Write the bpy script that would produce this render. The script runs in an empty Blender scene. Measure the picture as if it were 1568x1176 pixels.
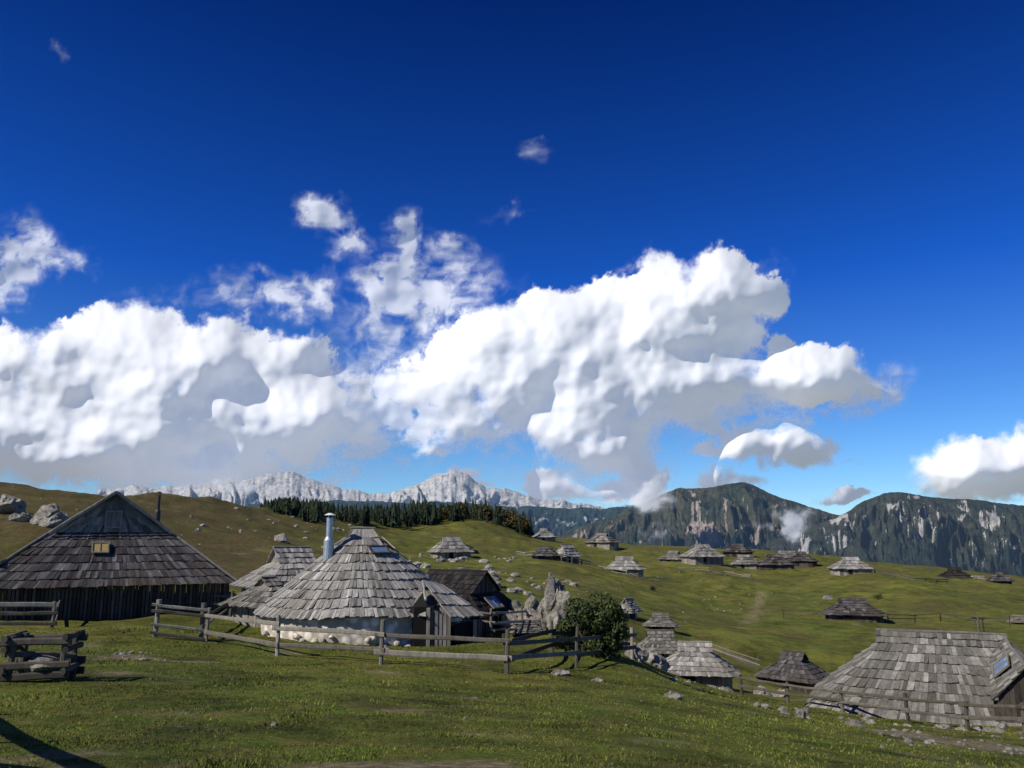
import bpy, math, random, bmesh
import numpy as np
from mathutils import Vector, Matrix
random.seed(7); rng=np.random.default_rng(11)
F=1250.0; TH=math.radians(10.5); CT,ST=math.cos(TH),math.sin(TH)
scene=bpy.context.scene
# ------------------------------------------------------------------ helpers
def W(px,py,d):
    u=(np.asarray(px,float)-784)/F; v=(588-np.asarray(py,float))/F
    Y=CT-v*ST; Z=ST+v*CT; k=d/Y
    return u*k, d+0*k, Z*k
def mpp(d,py=950):
    v=(588-py)/F; return d/(CT-v*ST)/F
def h2(ix,iy,seed):
    n=(ix.astype(np.int64)*374761393+iy.astype(np.int64)*668265263+seed*1442695041)&0xffffffff
    n=((n^(n>>13))*1274126177)&0xffffffff
    n=(n^(n>>16))&0xffffffff
    n=((n*2246822519)&0xffffffff); n=n^(n>>15)
    return (n&0xffffff)/float(0xffffff)
def perlin(x,y,seed=0):
    x=np.asarray(x,float);y=np.asarray(y,float)
    x0=np.floor(x);y0=np.floor(y);fx=x-x0;fy=y-y0
    ux=fx*fx*fx*(fx*(fx*6-15)+10);uy=fy*fy*fy*(fy*(fy*6-15)+10)
    def g(i,j):
        a=h2(x0+i,y0+j,seed)*2*np.pi
        return np.cos(a)*(fx-i)+np.sin(a)*(fy-j)
    a=g(0,0)*(1-ux)+g(1,0)*ux; b=g(0,1)*(1-ux)+g(1,1)*ux
    return (a*(1-uy)+b*uy)*1.5
def fbm(x,y,o=5,seed=0,gain=.5):
    s=0;a=1;t=0
    for i in range(o):
        s=s+a*perlin(x*2**i+13.7*i,y*2**i-7.3*i,seed+i); t+=a; a*=gain
    return s/t*1.6
def worley(x,y,seed=0):
    x0=np.floor(x);y0=np.floor(y);best=np.full(x.shape,9.)
    for i in (-1,0,1):
        for j in (-1,0,1):
            cx=x0+i+h2(x0+i,y0+j,seed);cy=y0+j+h2(x0+i,y0+j,seed+57)
            best=np.minimum(best,(x-cx)**2+(y-cy)**2)
    return best
def blur(A,s):
    fy=np.fft.fftfreq(A.shape[0])[:,None];fx=np.fft.rfftfreq(A.shape[1])[None,:]
    return np.fft.irfft2(np.fft.rfft2(A)*np.exp(-2*(np.pi*s)**2*(fx*fx+fy*fy)),s=A.shape)
def sstep(a,b,x):
    t=np.clip((x-a)/(b-a),0,1);return t*t*(3-2*t)
def link(o): scene.collection.objects.link(o); return o
def mesh_np(name,V,Fq,mats,attrs=None,smooth=True,parent=None,cnt=4):
    me=bpy.data.meshes.new(name);V=np.asarray(V,np.float32).reshape(-1,3);Fq=np.asarray(Fq,np.int32).reshape(-1,cnt)
    me.vertices.add(len(V));me.vertices.foreach_set('co',V.ravel())
    me.loops.add(Fq.size);me.loops.foreach_set('vertex_index',Fq.ravel())
    me.polygons.add(len(Fq));me.polygons.foreach_set('loop_start',np.arange(0,Fq.size,cnt,dtype=np.int32))
    me.polygons.foreach_set('loop_total',np.full(len(Fq),cnt,np.int32))
    me.polygons.foreach_set('use_smooth',np.full(len(Fq),smooth))
    me.update(calc_edges=True)
    for m in (mats if isinstance(mats,(list,tuple)) else [mats]): me.materials.append(m)
    for k,a in (attrs or {}).items():
        at=me.attributes.new(k,'FLOAT','POINT');at.data.foreach_set('value',np.asarray(a,np.float32).ravel())
    o=link(bpy.data.objects.new(name,me))
    if parent: o.parent=parent
    return o
def grid_faces(n,m):
    i=np.arange(n-1)[:,None]*m+np.arange(m-1)[None,:]
    return np.stack([i,i+1,i+m+1,i+m],-1).reshape(-1,4)
class MB:
    def __init__(s): s.v=[];s.f=[];s.r=[];s.mi=[]
    def add(s,vs,fs,r=None,mi=0):
        b=len(s.v); r=random.random() if r is None else r
        for v in vs: s.v.append(tuple(v)); s.r.append(r)
        for f in fs: s.f.append([b+i for i in f]); s.mi.append(mi)
    def box(s,c,sz,rz=0,mi=0,r=None,jit=0):
        hx,hy,hz=sz[0]/2,sz[1]/2,sz[2]/2; ca,sa=math.cos(rz),math.sin(rz);vs=[]
        for z in(-hz,hz):
            for x,y in((-hx,-hy),(hx,-hy),(hx,hy),(-hx,hy)):
                x+=random.uniform(-jit,jit);y+=random.uniform(-jit,jit)
                vs.append((c[0]+x*ca-y*sa,c[1]+x*sa+y*ca,c[2]+z+random.uniform(-jit,jit)))
        s.add(vs,[(3,2,1,0),(4,5,6,7),(0,1,5,4),(1,2,6,5),(2,3,7,6),(3,0,4,7)],r,mi)
    def beam(s,p,q,w,h,mi=0,r=None,segs=3,wob=.02):
        p=Vector(p);q=Vector(q);d=(q-p);L=d.length
        if L<1e-6:return
        d.normalize();up=Vector((0,0,1)) if abs(d.z)<.9 else Vector((0,1,0))
        sd=d.cross(up).normalized();up=sd.cross(d).normalized();vs=[]
        for i in range(segs+1):
            t=i/segs;c=p.lerp(q,t)+sd*random.uniform(-wob,wob)+up*random.uniform(-wob,wob)
            ww=w*random.uniform(.88,1.1)/2;hh=h*random.uniform(.88,1.1)/2
            for a,b in((-1,-.6),(-.5,-1),(.5,-1),(1,-.6),(1,.6),(.5,1),(-.5,1),(-1,.6)): vs.append(c+sd*a*ww+up*b*hh)
        fs=[tuple(range(7,-1,-1)),tuple(range(segs*8,segs*8+8))]
        for i in range(segs):
            for k in range(8): a=i*8+k;b=i*8+(k+1)%8;fs.append((a,b,b+8,a+8))
        s.add(vs,fs,r,mi)
    def shingles(s,A,B,C,D,rows,bw,th=.04,mi=0,jit=.12,under=True,mi_u=None):
        A,B,C,D=[Vector(p) for p in(A,B,C,D)]
        n=((B-A).cross(D-A)) 
        if n.length<1e-9: n=(C-A).cross(D-A)
        n.normalize()
        P=lambda u,v:(A.lerp(B,u)).lerp(D.lerp(C,u),v)
        if under: s.add([p-n*.03 for p in(A,B,C,D)],[(0,1,2,3)],.3,mi if mi_u is None else mi_u)
        for i in range(rows):
            v0=i/rows;v1=min(1,(i+1.12)/rows);L=(P(1,v0)-P(0,v0)).length
            k=max(1,round(L/bw));us=[j/k for j in range(k+1)]
            for j in range(1,k): us[j]+=random.uniform(-.3,.3)/k
            rowr=random.uniform(-.08,.08)
            for j in range(k):
                a,b=us[j],us[j+1];g=.02*bw/max(L,.1)
                va=v0-random.uniform(0,jit)/rows
                lo=n*(th*random.uniform(.9,2.2));hi=n*(th*.25);tw=n*random.uniform(-.4,.4)*th
                t0=n*th*.9
                b0,b1,b2,b3=P(a+g,va)+lo+tw,P(b-g,va-random.uniform(-.03,.03)/rows)+lo-tw,P(b-g,v1)+hi,P(a+g,v1)+hi
                s.add([b0,b1,b2,b3,b0-t0,b1-t0,b2-t0,b3-t0],[(0,1,2,3),(4,5,1,0),(5,6,2,1),(7,4,0,3)],min(1,max(0,random.gauss(.45,.26)+rowr)),mi)
    def obj(s,name,mats,parent=None,smooth=False):
        me=bpy.data.meshes.new(name);me.from_pydata(s.v,[],s.f)
        for m in mats: me.materials.append(m)
        me.polygons.foreach_set('material_index',s.mi)
        if smooth: me.polygons.foreach_set('use_smooth',[True]*len(s.f))
        at=me.attributes.new('rnd','FLOAT','POINT');at.data.foreach_set('value',s.r)
        me.update();o=link(bpy.data.objects.new(name,me))
        if parent:o.parent=parent
        return o
def empty(name,loc,rz=0):
    e=link(bpy.data.objects.new(name,None));e.location=loc;e.rotation_euler=(0,0,rz);e.empty_display_size=.5;return e
# ------------------------------------------------------------------ node helpers
class NT:
    def __init__(s,name):
        s.m=bpy.data.materials.new(name);s.m.use_nodes=True;s.t=s.m.node_tree;s.n=s.t.nodes;s.b=s.n['Principled BSDF'];s.out=s.n['Material Output']
    def N(s,ty,**k):
        n=s.n.new(ty)
        for a,b in k.items(): setattr(n,a,b)
        return n
    def L(s,a,b): s.t.links.new(a,b)
    def coord(s,scale=(1,1,1),kind='Object'):
        tc=s.N('ShaderNodeTexCoord');mp=s.N('ShaderNodeMapping');mp.inputs['Scale'].default_value=scale;s.L(tc.outputs[kind],mp.inputs[0]);return mp.outputs[0]
    def noise(s,sc,det=5,rough=.6,vec=None,dist=0):
        n=s.N('ShaderNodeTexNoise');n.inputs['Scale'].default_value=sc;n.inputs['Detail'].default_value=det;n.inputs['Roughness'].default_value=rough;n.inputs['Distortion'].default_value=dist
        if vec is not None:s.L(vec,n.inputs['Vector'])
        return n.outputs['Fac']
    def ramp(s,fac,stops):
        r=s.N('ShaderNodeValToRGB');e=r.color_ramp.elements
        while len(e)<len(stops): e.new(.5)
        for k,(p,c) in enumerate(stops):
            e[k].position=p;e[k].color=(c,c,c,1) if isinstance(c,(int,float)) else (*c,1)
        s.L(fac,r.inputs[0]);return r.outputs[0]
    def mix(s,f,a,b,bt='MIX'):
        m=s.N('ShaderNodeMix',data_type='RGBA',blend_type=bt)
        for x,i in((f,0),(a,6),(b,7)):
            if hasattr(x,'links'): s.L(x,m.inputs[i])
            elif i==0: m.inputs[0].default_value=x
            else: m.inputs[i].default_value=(*x,1) if len(x)==3 else x
        return m.outputs[2]
    def math(s,op,a,b=None,clamp=False):
        m=s.N('ShaderNodeMath',operation=op,use_clamp=clamp)
        for x,i in((a,0),(b,1)):
            if x is None: continue
            if hasattr(x,'links'): s.L(x,m.inputs[i])
            else: m.inputs[i].default_value=x
        return m.outputs[0]
    def attr(s,name): return s.N('ShaderNodeAttribute',attribute_name=name).outputs['Fac']
    def bump(s,h,st=.5,d=.02):
        b=s.N('ShaderNodeBump');b.inputs['Strength'].default_value=st;b.inputs['Distance'].default_value=d;s.L(h,b.inputs['Height']);s.L(b.outputs[0],s.b.inputs['Normal'])
    def fin(s,col,rough=.85,spec=.25):
        if hasattr(col,'links'): s.L(col,s.b.inputs['Base Color'])
        else: s.b.inputs['Base Color'].default_value=(*col,1)
        s.b.inputs['Roughness'].default_value=rough;s.b.inputs['Specular IOR Level'].default_value=spec
        return s.m
def wood(name,dark,mid,light,patch=None):
    t=NT(name);r=t.attr('rnd')
    c=t.ramp(r,[(0,dark),(.45,mid),(1,light)])
    v=t.coord((3,3,1));n=t.noise(2.2,6,.65,v)
    c=t.mix(1,c,t.ramp(n,[(.25,.55),(.7,1.25)]),'MULTIPLY')
    n2=t.noise(.45,5,.65,t.coord())
    c=t.mix(t.ramp(n2,[(.46,0.),(.72,.65)]),c,patch or tuple(x*.55 for x in mid))
    g=t.noise(14,4,.7,t.coord((1,1,.25)));t.bump(g,.5,.02)
    return t.fin(c,.85,.12)
M_sh_light=wood('weathered_shingles',(.14,.132,.118),(.27,.255,.228),(.45,.43,.39),(.16,.14,.11))
M_sh_mid=wood('grey_shingles',(.085,.08,.068),(.17,.158,.137),(.33,.31,.275),(.10,.092,.073))
M_sh_dark=wood('dark_shingles',(.032,.028,.028),(.072,.065,.063),(.165,.157,.153),(.08,.056,.04))
M_sh_black=wood('blackened_shingles',(.014,.013,.013),(.03,.027,.025),(.055,.05,.046))
M_wall=wood('dark_boards',(.034,.028,.022),(.078,.066,.054),(.15,.13,.105))
M_wallL=wood('pale_boards',(.14,.12,.095),(.24,.21,.17),(.36,.32,.27))
M_fence=wood('fence_wood',(.10,.087,.068),(.19,.17,.135),(.33,.30,.25),(.11,.10,.065))
M_fenceD=wood('old_fence_wood',(.045,.038,.03),(.09,.078,.062),(.15,.132,.11),(.06,.058,.035))
def stone_mat():
    t=NT('limestone');v=t.coord();n=t.noise(1.1,8,.65,v);n2=t.noise(4,8,.75,v)
    c=t.ramp(n,[(.3,(.20,.18,.14)),(.5,(.38,.345,.29)),(.68,(.60,.56,.48))])
    c=t.mix(t.ramp(n2,[(.40,.8),(.52,0.)]),c,(.10,.09,.07));t.bump(n2,1,.3);return t.fin(c,.9,.2)
M_stone=stone_mat()
def white_mat():
    t=NT('whitewashed_stone');v=t.coord();vo=t.N('ShaderNodeTexVoronoi');vo.inputs['Scale'].default_value=2.4;t.L(v,vo.inputs['Vector'])
    c=t.mix(t.ramp(vo.outputs['Distance'],[(.3,0.),(.55,1.)]),(.76,.68,.56),(.4,.36,.29));c=t.mix(t.ramp(t.noise(1.2,5,.6,v),[(.50,0.),(.66,.75)]),c,(.28,.24,.18));t.bump(vo.outputs['Distance'],.6,-.08);return t.fin(c,.9,.2)
M_white=white_mat()
def simple(name,c,r,metal=0,spec=.4):
    t=NT(name);n=t.noise(9,5,.6,t.coord());col=t.mix(1,c,t.ramp(n,[(.3,.75),(.7,1.1)]),'MULTIPLY');t.b.inputs['Metallic'].default_value=metal;return t.fin(col,r,spec)
M_metal=simple('galvanised_metal',(.42,.47,.5),.42,.6);M_rust=simple('dark_metal',(.05,.045,.045),.6,.3)
M_cap=simple('pale_cap',(.75,.76,.76),.5)
M_glass=simple('window_glass',(.14,.22,.36),.08,.0,1.0);M_black=simple('dark_opening',(.008,.007,.006),.9)
M_yellow=simple('yellow_shutter',(.38,.27,.10),.7);M_frame=simple('window_frame',(.2,.17,.12),.8)
# ------------------------------------------------------------------ terrain
CP=[(-350,1176,8),(0,1176,8.5),(400,1176,8.7),(784,1176,9),(1150,1176,11),(1568,1176,16),(1950,1185,17),
(0,1045,19),(300,1080,15),(600,1080,16.5),(900,1080,18.5),(1150,1095,23),(1350,1115,27),(1568,1130,27),(1950,1140,27),
(-300,960,38),(0,960,38),(235,970,34),(425,1005,30),(583,1017,28),(775,1034,27),(882,1020,31),(967,1008,36),
(-250,942,45),(180,945,45),(330,935,47),(560,975,40),(700,985,38.5),(800,975,43),(1050,1050,36),(1065,1046,55),
(1140,1058,44),(1290,1078,41),(1400,1098,37),(1568,1112,33),(1900,1120,33),(1217,1045,66),(1350,1012,75),(1450,985,90),(1700,985,90),
(1310,947,110),(1150,985,80),(1010,960,82),(940,950,75),(845,965,45),(870,900,100),(760,890,90),(650,880,100),(500,868,90),
(370,880,75),(360,850,95),(430,835,115),(200,800,110),(70,812,75),(-250,790,75),(0,765,110),(-250,740,110),
(0,709,150),(-300,680,150),(100,735,155),(180,748,160),(250,754,168),(340,768,185),(430,786,205),(520,796,240),(600,803,270),(660,803,285),(720,796,300),(770,806,310),
(600,850,170),(690,856,170),(820,852,200),(866,858,170),(958,883,185),(1050,920,130),(1200,920,150),(1075,868,220),(1143,872,230),(1190,876,230),
(1303,878,200),(1400,905,165),(1465,890,230),(1532,893,225),(1560,945,120),(1850,955,120),
(830,823,325),(920,829,325),(1030,836,325),(1130,840,325),(1250,848,320),(1350,860,312),(1430,868,300),(1568,884,290),(1900,910,290),
(550,900,75),(250,880,70),(1100,945,110),(1480,925,140)]
cp=np.array(CP,float);cpx,cpy,cpz=W(cp[:,0],cp[:,1],cp[:,2])
AZS=2.4
def uv(x,y):
    r=np.hypot(x,y);return np.clip(np.arctan2(x,y),-.68,.72)*AZS,np.log(np.maximum(r,8.))
CU,CV=uv(cpx,cpy);CS=cpz/np.hypot(cpx,cpy)
def TPS(r2): return .5*r2*np.log(r2+1e-12)
NC=len(cp);KM=TPS((CU[:,None]-CU)**2+(CV[:,None]-CV)**2)+np.eye(NC)*.0015
Pm=np.stack([np.ones(NC),CU,CV],1);AM=np.block([[KM,Pm],[Pm.T,np.zeros((3,3))]])
SOL=np.linalg.solve(AM,np.r_[CS,0,0,0])
RID=np.array([(-.9,150),(-.6,152),(-.45,165),(-.33,200),(-.2,255),(-.09,300),(.02,322),(.15,328),(.3,330),(.4,335),(.52,338),(.65,345),(.9,345)])
def gz_raw(x,y):
    u,v=uv(x,y);out=np.full(x.shape,SOL[NC])+SOL[NC+1]*u+SOL[NC+2]*v
    for i in range(NC): out+=SOL[i]*TPS((u-CU[i])**2+(v-CV[i])**2)
    return out
def gz(x,y):
    x=np.atleast_1d(np.asarray(x,float));y=np.atleast_1d(np.asarray(y,float));sh=x.shape;x=x.ravel();y=y.ravel()
    r=np.hypot(x,y);az=np.arctan2(x,y);rr=np.interp(az,RID[:,0],RID[:,1]);rc=np.minimum(r,rr)
    xs,ys=np.sin(az)*rc,np.cos(az)*rc
    s=gz_raw(xs,ys);z=s*np.maximum(rc,1.)
    near=sstep(3,8.,r);z=np.where(r<8,s*8*near+(-1.95)*(1-near),z)
    wb=sstep(1.0,2.0,np.abs(az));z=z*(1-wb)+wb*(-2.2+.0*r)
    over=np.maximum(r-rr,0);z=z-np.minimum(over*.06+over**2*.0011,330+0*over)-np.minimum(over*.01,60)
    am=np.clip((r-6)/60,0,1)
    z=z+fbm(x/26,y/26,4,5)*(.5*am+1.0*sstep(80,200,r))+fbm(x/5,y/5,4,9)*(.05+.2*am)
    return z.reshape(sh)
def G(px,py,d,dz=0):
    x,y,_=W(px,py,d);return (float(x),float(y),float(gz(x,y)[0])+dz)
azs=np.unique(np.r_[np.linspace(-.72,.72,760),np.linspace(.72,2*np.pi-.72,70)])
rs=np.r_[.5,2,4,np.exp(np.linspace(np.log(5.5),np.log(420),430)),np.exp(np.linspace(np.log(440),np.log(30000),50))]
AZ,R=np.meshgrid(azs,rs);X=np.sin(AZ)*R;Y=np.cos(AZ)*R;Z=gz(X,Y)
PX=784+F*X/np.maximum(Y,.1)*1.02
brown=np.clip(sstep(640,330,PX)*sstep(52,90,R)+sstep(150,300,R)*.25+(fbm(X/14,Y/14,5,31)+.1)*.65*sstep(30,60,R),0,1)
def seg(x,y,a,b):
    ax,ay=a;bx,by=b;t=np.clip(((x-ax)*(bx-ax)+(y-ay)*(by-ay))/((bx-ax)**2+(by-ay)**2),0,1);return np.hypot(x-ax-t*(bx-ax),y-ay-t*(by-ay))
p1=G(1360,1125,25);p2=G(1600,1152,21);p3=G(560,1172,8.6);p4=G(200,1003,26);p5=G(1145,960,100);p6=G(1170,900,170);p7=G(1100,1005,75);p8=G(1140,1010,72)
def near_dirt(X,Y):
    nz=fbm(X/1.6,Y/1.6,4,77)
    d=sstep(2.3,.5,seg(X,Y,p1[:2],p2[:2])+nz*1.3)
    d=np.maximum(d,.8*sstep(.9,.1,seg(X,Y,p3[:2],(p3[0]+1.0,p3[1]+.1))+nz*.6))
    d=np.maximum(d,.9*sstep(1.2,.2,seg(X,Y,p4[:2],(p4[0]+1.5,p4[1]+.3))+nz*.9))
    return np.maximum(d,sstep(.42,.85,fbm(X/3.3,Y/3.3,4,91))*.7*(np.hypot(X,Y)<60))
dirt=near_dirt(X,Y);nz=fbm(X/1.6,Y/1.6,4,77)
dirt=np.maximum(dirt,.5*sstep(1.2,.3,seg(X,Y,p5[:2],p6[:2])+nz*1.0))
dirt=np.maximum(dirt,.8*sstep(1.8,.3,seg(X,Y,p7[:2],p8[:2])+nz*1.0))
dirt=np.maximum(dirt,sstep(.5,.9,fbm(X/9,Y/5,5,191))*.5*(R>60)*sstep(1600,1200,PX))
def ground_mat():
    t=NT('pasture');v=t.coord()
    a=t.noise(.07,6,.65,v);b=t.noise(1.1,7,.7,v);c=t.noise(9,6,.75,v)
    g=t.ramp(a,[(.34,(.068,.110,.013)),(.5,(.125,.158,.018)),(.64,(.19,.182,.034))])
    g=t.mix(t.ramp(b,[(.40,0.),(.66,.85)]),g,(.18,.148,.042))
    g=t.mix(1,g,t.ramp(c,[(.25,.38),(.55,1.04),(.8,1.55)]),'MULTIPLY')
    g=t.mix(1,g,t.ramp(t.noise(.35,8,.8,v),[(.36,.34),(.56,1.15)]),'MULTIPLY')
    br=t.mix(t.ramp(t.noise(.35,7,.75,v),[(.4,0.),(.65,1.)]),(.128,.092,.038),(.088,.086,.025))
    br=t.mix(1,br,t.ramp(t.noise(1.8,6,.8,v),[(.3,.35),(.65,1.25)]),'MULTIPLY')
    g=t.mix(t.attr('brown'),g,br)
    d=t.mix(t.ramp(t.noise(5,6,.7,v),[(.4,0.),(.6,1.)]),(.15,.11,.06),(.38,.31,.22))
    g=t.mix(t.math('MULTIPLY',t.attr('dirt'),t.ramp(t.noise(3,6,.8,v),[(.36,.2),(.54,1.)])),g,d)
    h=t.math('ADD',t.math('MULTIPLY',b,1.2),c);t.bump(h,1,.12);return t.fin(g,.95,.1)
M_ground=ground_mat()
mesh_np('ground',np.stack([X,Y,Z],-1),grid_faces(len(rs),len(azs))[:,::-1],M_ground,{'brown':brown,'dirt':dirt})
# ------------------------------------------------------------------ grass
NB=150000
r=np.exp(rng.uniform(np.log(6.5),np.log(42),NB));az=rng.uniform(-.64,.66,NB);x=np.sin(az)*r;y=np.cos(az)*r
keep=(fbm(x/1.2,y/1.2,3,41)+rng.uniform(-.5,.5,NB)>.0)&(near_dirt(x,y)<rng.uniform(.1,.6,NB));x,y,r=x[keep],y[keep],r[keep];nb=len(x);z=gz(x,y)
tuft=sstep(.25,.7,fbm(x/2.5,y/2.5,3,43))
h=rng.uniform(.010,.030,nb)*(1+1.3*tuft)*(1+r/60);w=.0010*r*rng.uniform(.5,1.1,nb);an=rng.uniform(0,np.pi,nb)
lean=rng.normal(0,.7,(nb,2))*h[:,None]
v0=np.stack([x-np.cos(an)*w,y-np.sin(an)*w,z-.01],-1);v1=np.stack([x+np.cos(an)*w,y+np.sin(an)*w,z-.01],-1);v2=np.stack([x+lean[:,0],y+lean[:,1],z+h],-1)
V=np.stack([v0,v1,v2],1)
def grass_mat():
    t=NT('grass_blades');c=t.ramp(t.attr('rnd'),[(0,(.078,.118,.013)),(.5,(.145,.172,.022)),(.85,(.21,.205,.045)),(1,(.31,.26,.12))])
    c=t.mix(1,c,t.ramp(t.noise(.35,8,.8,t.coord()),[(.36,.38),(.56,1.15)]),'MULTIPLY')
    return t.fin(c,.8,.15)
mesh_np('grass',V,np.arange(nb*3).reshape(-1,3),grass_mat(),{'rnd':np.repeat(np.clip(rng.random(nb)*.8+tuft*.1,0,1),3)},smooth=False,cnt=3)
# ------------------------------------------------------------------ mountains
def mountain(name,sil,d,dfoot,mat,zfoot=-360,gul=.22,jag=.02,seed=0,nc=620,nr=110,rockf=None,gw=60):
    s=np.array(sil,float);px=np.linspace(s[0,0],s[-1,0],nc);py=np.interp(px,s[:,0],s[:,1])
    k=np.ones(9)/9;py=np.convolve(np.pad(py,4,mode='edge'),k,'valid')
    py=py+fbm(px/38,px*0+seed,6,seed,.6)*jag*100
    x,_,zr=W(px,py,d)
    t=np.r_[np.linspace(0,1,nr),np.linspace(1,1.6,14)[1:]]
    T,XX=np.meshgrid(t,x,indexing='ij');ZR=np.tile(zr,(len(t),1));PXX=np.tile(px,(len(t),1))
    D=dfoot+(d-dfoot)*T
    prof=np.where(T<=1,T**1.05,1-(T-1)*1.2)
    H=ZR-zfoot
    wx=PXX/gw+fbm(PXX/120,T*2,4,seed+3)*1.2
    gn=np.abs(fbm(wx,T*1.4,7,seed+5,.56));gn2=1-np.clip(gn*2.2,0,1)
    Zm=zfoot+H*prof-H*gul*gn2*np.sin(np.pi*np.clip(T,0,1))**.7-H*.06*np.abs(fbm(PXX/11,T*8,5,seed+9))*np.clip(T*(1.02-T)*4,0,1)
    Xp=XX*(D/d)
    rock=fbm(PXX/16+fbm(PXX/30,T*3,3,seed+1)*1.5,T*5,7,seed+21,.68)
    if rockf is not None: rock=rockf(PXX,T,rock)
    return mesh_np(name,np.stack([Xp,D,Zm],-1),grid_faces(len(t),nc),mat,{'rock':np.clip(rock,0,1),'tt':T})
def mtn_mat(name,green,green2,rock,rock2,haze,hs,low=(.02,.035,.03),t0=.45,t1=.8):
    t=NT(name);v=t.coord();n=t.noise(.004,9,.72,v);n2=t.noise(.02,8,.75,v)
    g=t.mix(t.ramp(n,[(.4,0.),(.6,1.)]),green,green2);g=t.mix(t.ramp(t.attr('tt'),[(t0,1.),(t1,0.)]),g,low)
    g=t.mix(1,g,t.ramp(n2,[(.35,.45),(.65,1.5)]),'MULTIPLY')
    rk=t.mix(t.ramp(n2,[(.35,0.),(.6,1.)]),rock2,rock)
    f=t.math('ADD',t.attr('rock'),t.math('MULTIPLY',t.math('SUBTRACT',n2,.5),1.2));f=t.ramp(f,[(.42,0.),(.58,1.)])
    c=t.mix(f,g,rk);t.bump(n,.8,60);t.fin(c,.95,.05)
    # aerial perspective: air haze painted as a faint bluish glow on the slopes
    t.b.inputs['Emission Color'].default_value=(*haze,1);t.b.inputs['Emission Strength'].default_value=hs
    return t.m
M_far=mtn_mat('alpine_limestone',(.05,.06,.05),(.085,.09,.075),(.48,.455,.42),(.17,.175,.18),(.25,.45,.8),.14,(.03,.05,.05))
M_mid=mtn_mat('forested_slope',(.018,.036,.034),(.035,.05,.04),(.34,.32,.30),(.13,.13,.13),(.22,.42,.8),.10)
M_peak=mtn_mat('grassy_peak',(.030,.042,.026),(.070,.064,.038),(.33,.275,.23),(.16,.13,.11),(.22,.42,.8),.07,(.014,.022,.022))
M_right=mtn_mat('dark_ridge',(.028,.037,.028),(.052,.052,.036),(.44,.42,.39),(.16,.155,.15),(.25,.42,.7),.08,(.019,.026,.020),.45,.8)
def rf_far(p,T,r): return np.clip(.62+r*.8+(T-.72)*1.6-sstep(760,950,p)*.3,0,1)*sstep(.35,.6,T+.1*r)
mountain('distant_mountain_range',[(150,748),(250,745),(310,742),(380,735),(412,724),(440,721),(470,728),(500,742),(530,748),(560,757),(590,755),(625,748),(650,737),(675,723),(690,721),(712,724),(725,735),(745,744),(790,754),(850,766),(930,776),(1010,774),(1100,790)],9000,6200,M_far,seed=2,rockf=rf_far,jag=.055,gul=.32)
def rf_mid(p,T,r): return np.clip(r*1.2-.02,0,1)*sstep(.45,.75,T)
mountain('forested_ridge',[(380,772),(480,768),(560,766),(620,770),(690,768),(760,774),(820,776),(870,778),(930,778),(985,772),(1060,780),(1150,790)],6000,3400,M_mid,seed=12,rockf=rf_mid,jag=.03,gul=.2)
def rf_peak(p,T,r):
    q=fbm(p/18,T*5,5,77)
    a=np.exp(-(((p-1062+q*10)/19)**2+((T-.75+q*.06)/.2)**2));b=np.exp(-(((p-1115+q*18)/46)**2+((T-.68+q*.08)/.10)**2))
    return np.clip(r*1.1+.04+a*.9+b*.7,0,1)*sstep(.3,.5,T)
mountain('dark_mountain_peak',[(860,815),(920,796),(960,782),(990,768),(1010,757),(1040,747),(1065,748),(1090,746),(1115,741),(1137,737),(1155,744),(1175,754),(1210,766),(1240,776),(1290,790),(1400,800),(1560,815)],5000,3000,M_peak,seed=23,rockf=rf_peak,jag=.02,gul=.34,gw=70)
def rf_r(p,T,r): return np.clip(r*1.5+.05,0,1)*sstep(.5,.74,T)*sstep(1.04,.96,T)
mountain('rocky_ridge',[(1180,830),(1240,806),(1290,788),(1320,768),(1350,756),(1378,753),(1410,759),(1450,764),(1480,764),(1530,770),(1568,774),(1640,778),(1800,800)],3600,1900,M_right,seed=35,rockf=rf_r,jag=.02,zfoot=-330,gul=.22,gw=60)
# ------------------------------------------------------------------ clouds
def cloud_mat():
    t=NT('cloud');t.n.remove(t.b)
    df=t.N('ShaderNodeBsdfDiffuse');df.inputs['Color'].default_value=(.60,.60,.60,1)
    tl=t.N('ShaderNodeBsdfTranslucent');tl.inputs['Color'].default_value=(.30,.30,.31,1)
    em=t.N('ShaderNodeEmission');em.inputs['Color'].default_value=(.88,.93,1,1);em.inputs['Strength'].default_value=.20  # self-glow painted in to imitate sunlight scattered inside the cloud
    a0=t.N('ShaderNodeAddShader');t.L(df.outputs[0],a0.inputs[0]);t.L(tl.outputs[0],a0.inputs[1])
    ad=t.N('ShaderNodeAddShader');t.L(a0.outputs[0],ad.inputs[0]);t.L(em.outputs[0],ad.inputs[1])
    tr=t.N('ShaderNodeBsdfTransparent');mx=t.N('ShaderNodeMixShader')
    t.L(t.attr('alpha'),mx.inputs[0]);t.L(tr.outputs[0],mx.inputs[1]);t.L(ad.outputs[0],mx.inputs[2]);t.L(mx.outputs[0],t.out.inputs[0]);return t.m
M_cloud=cloud_mat()
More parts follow.
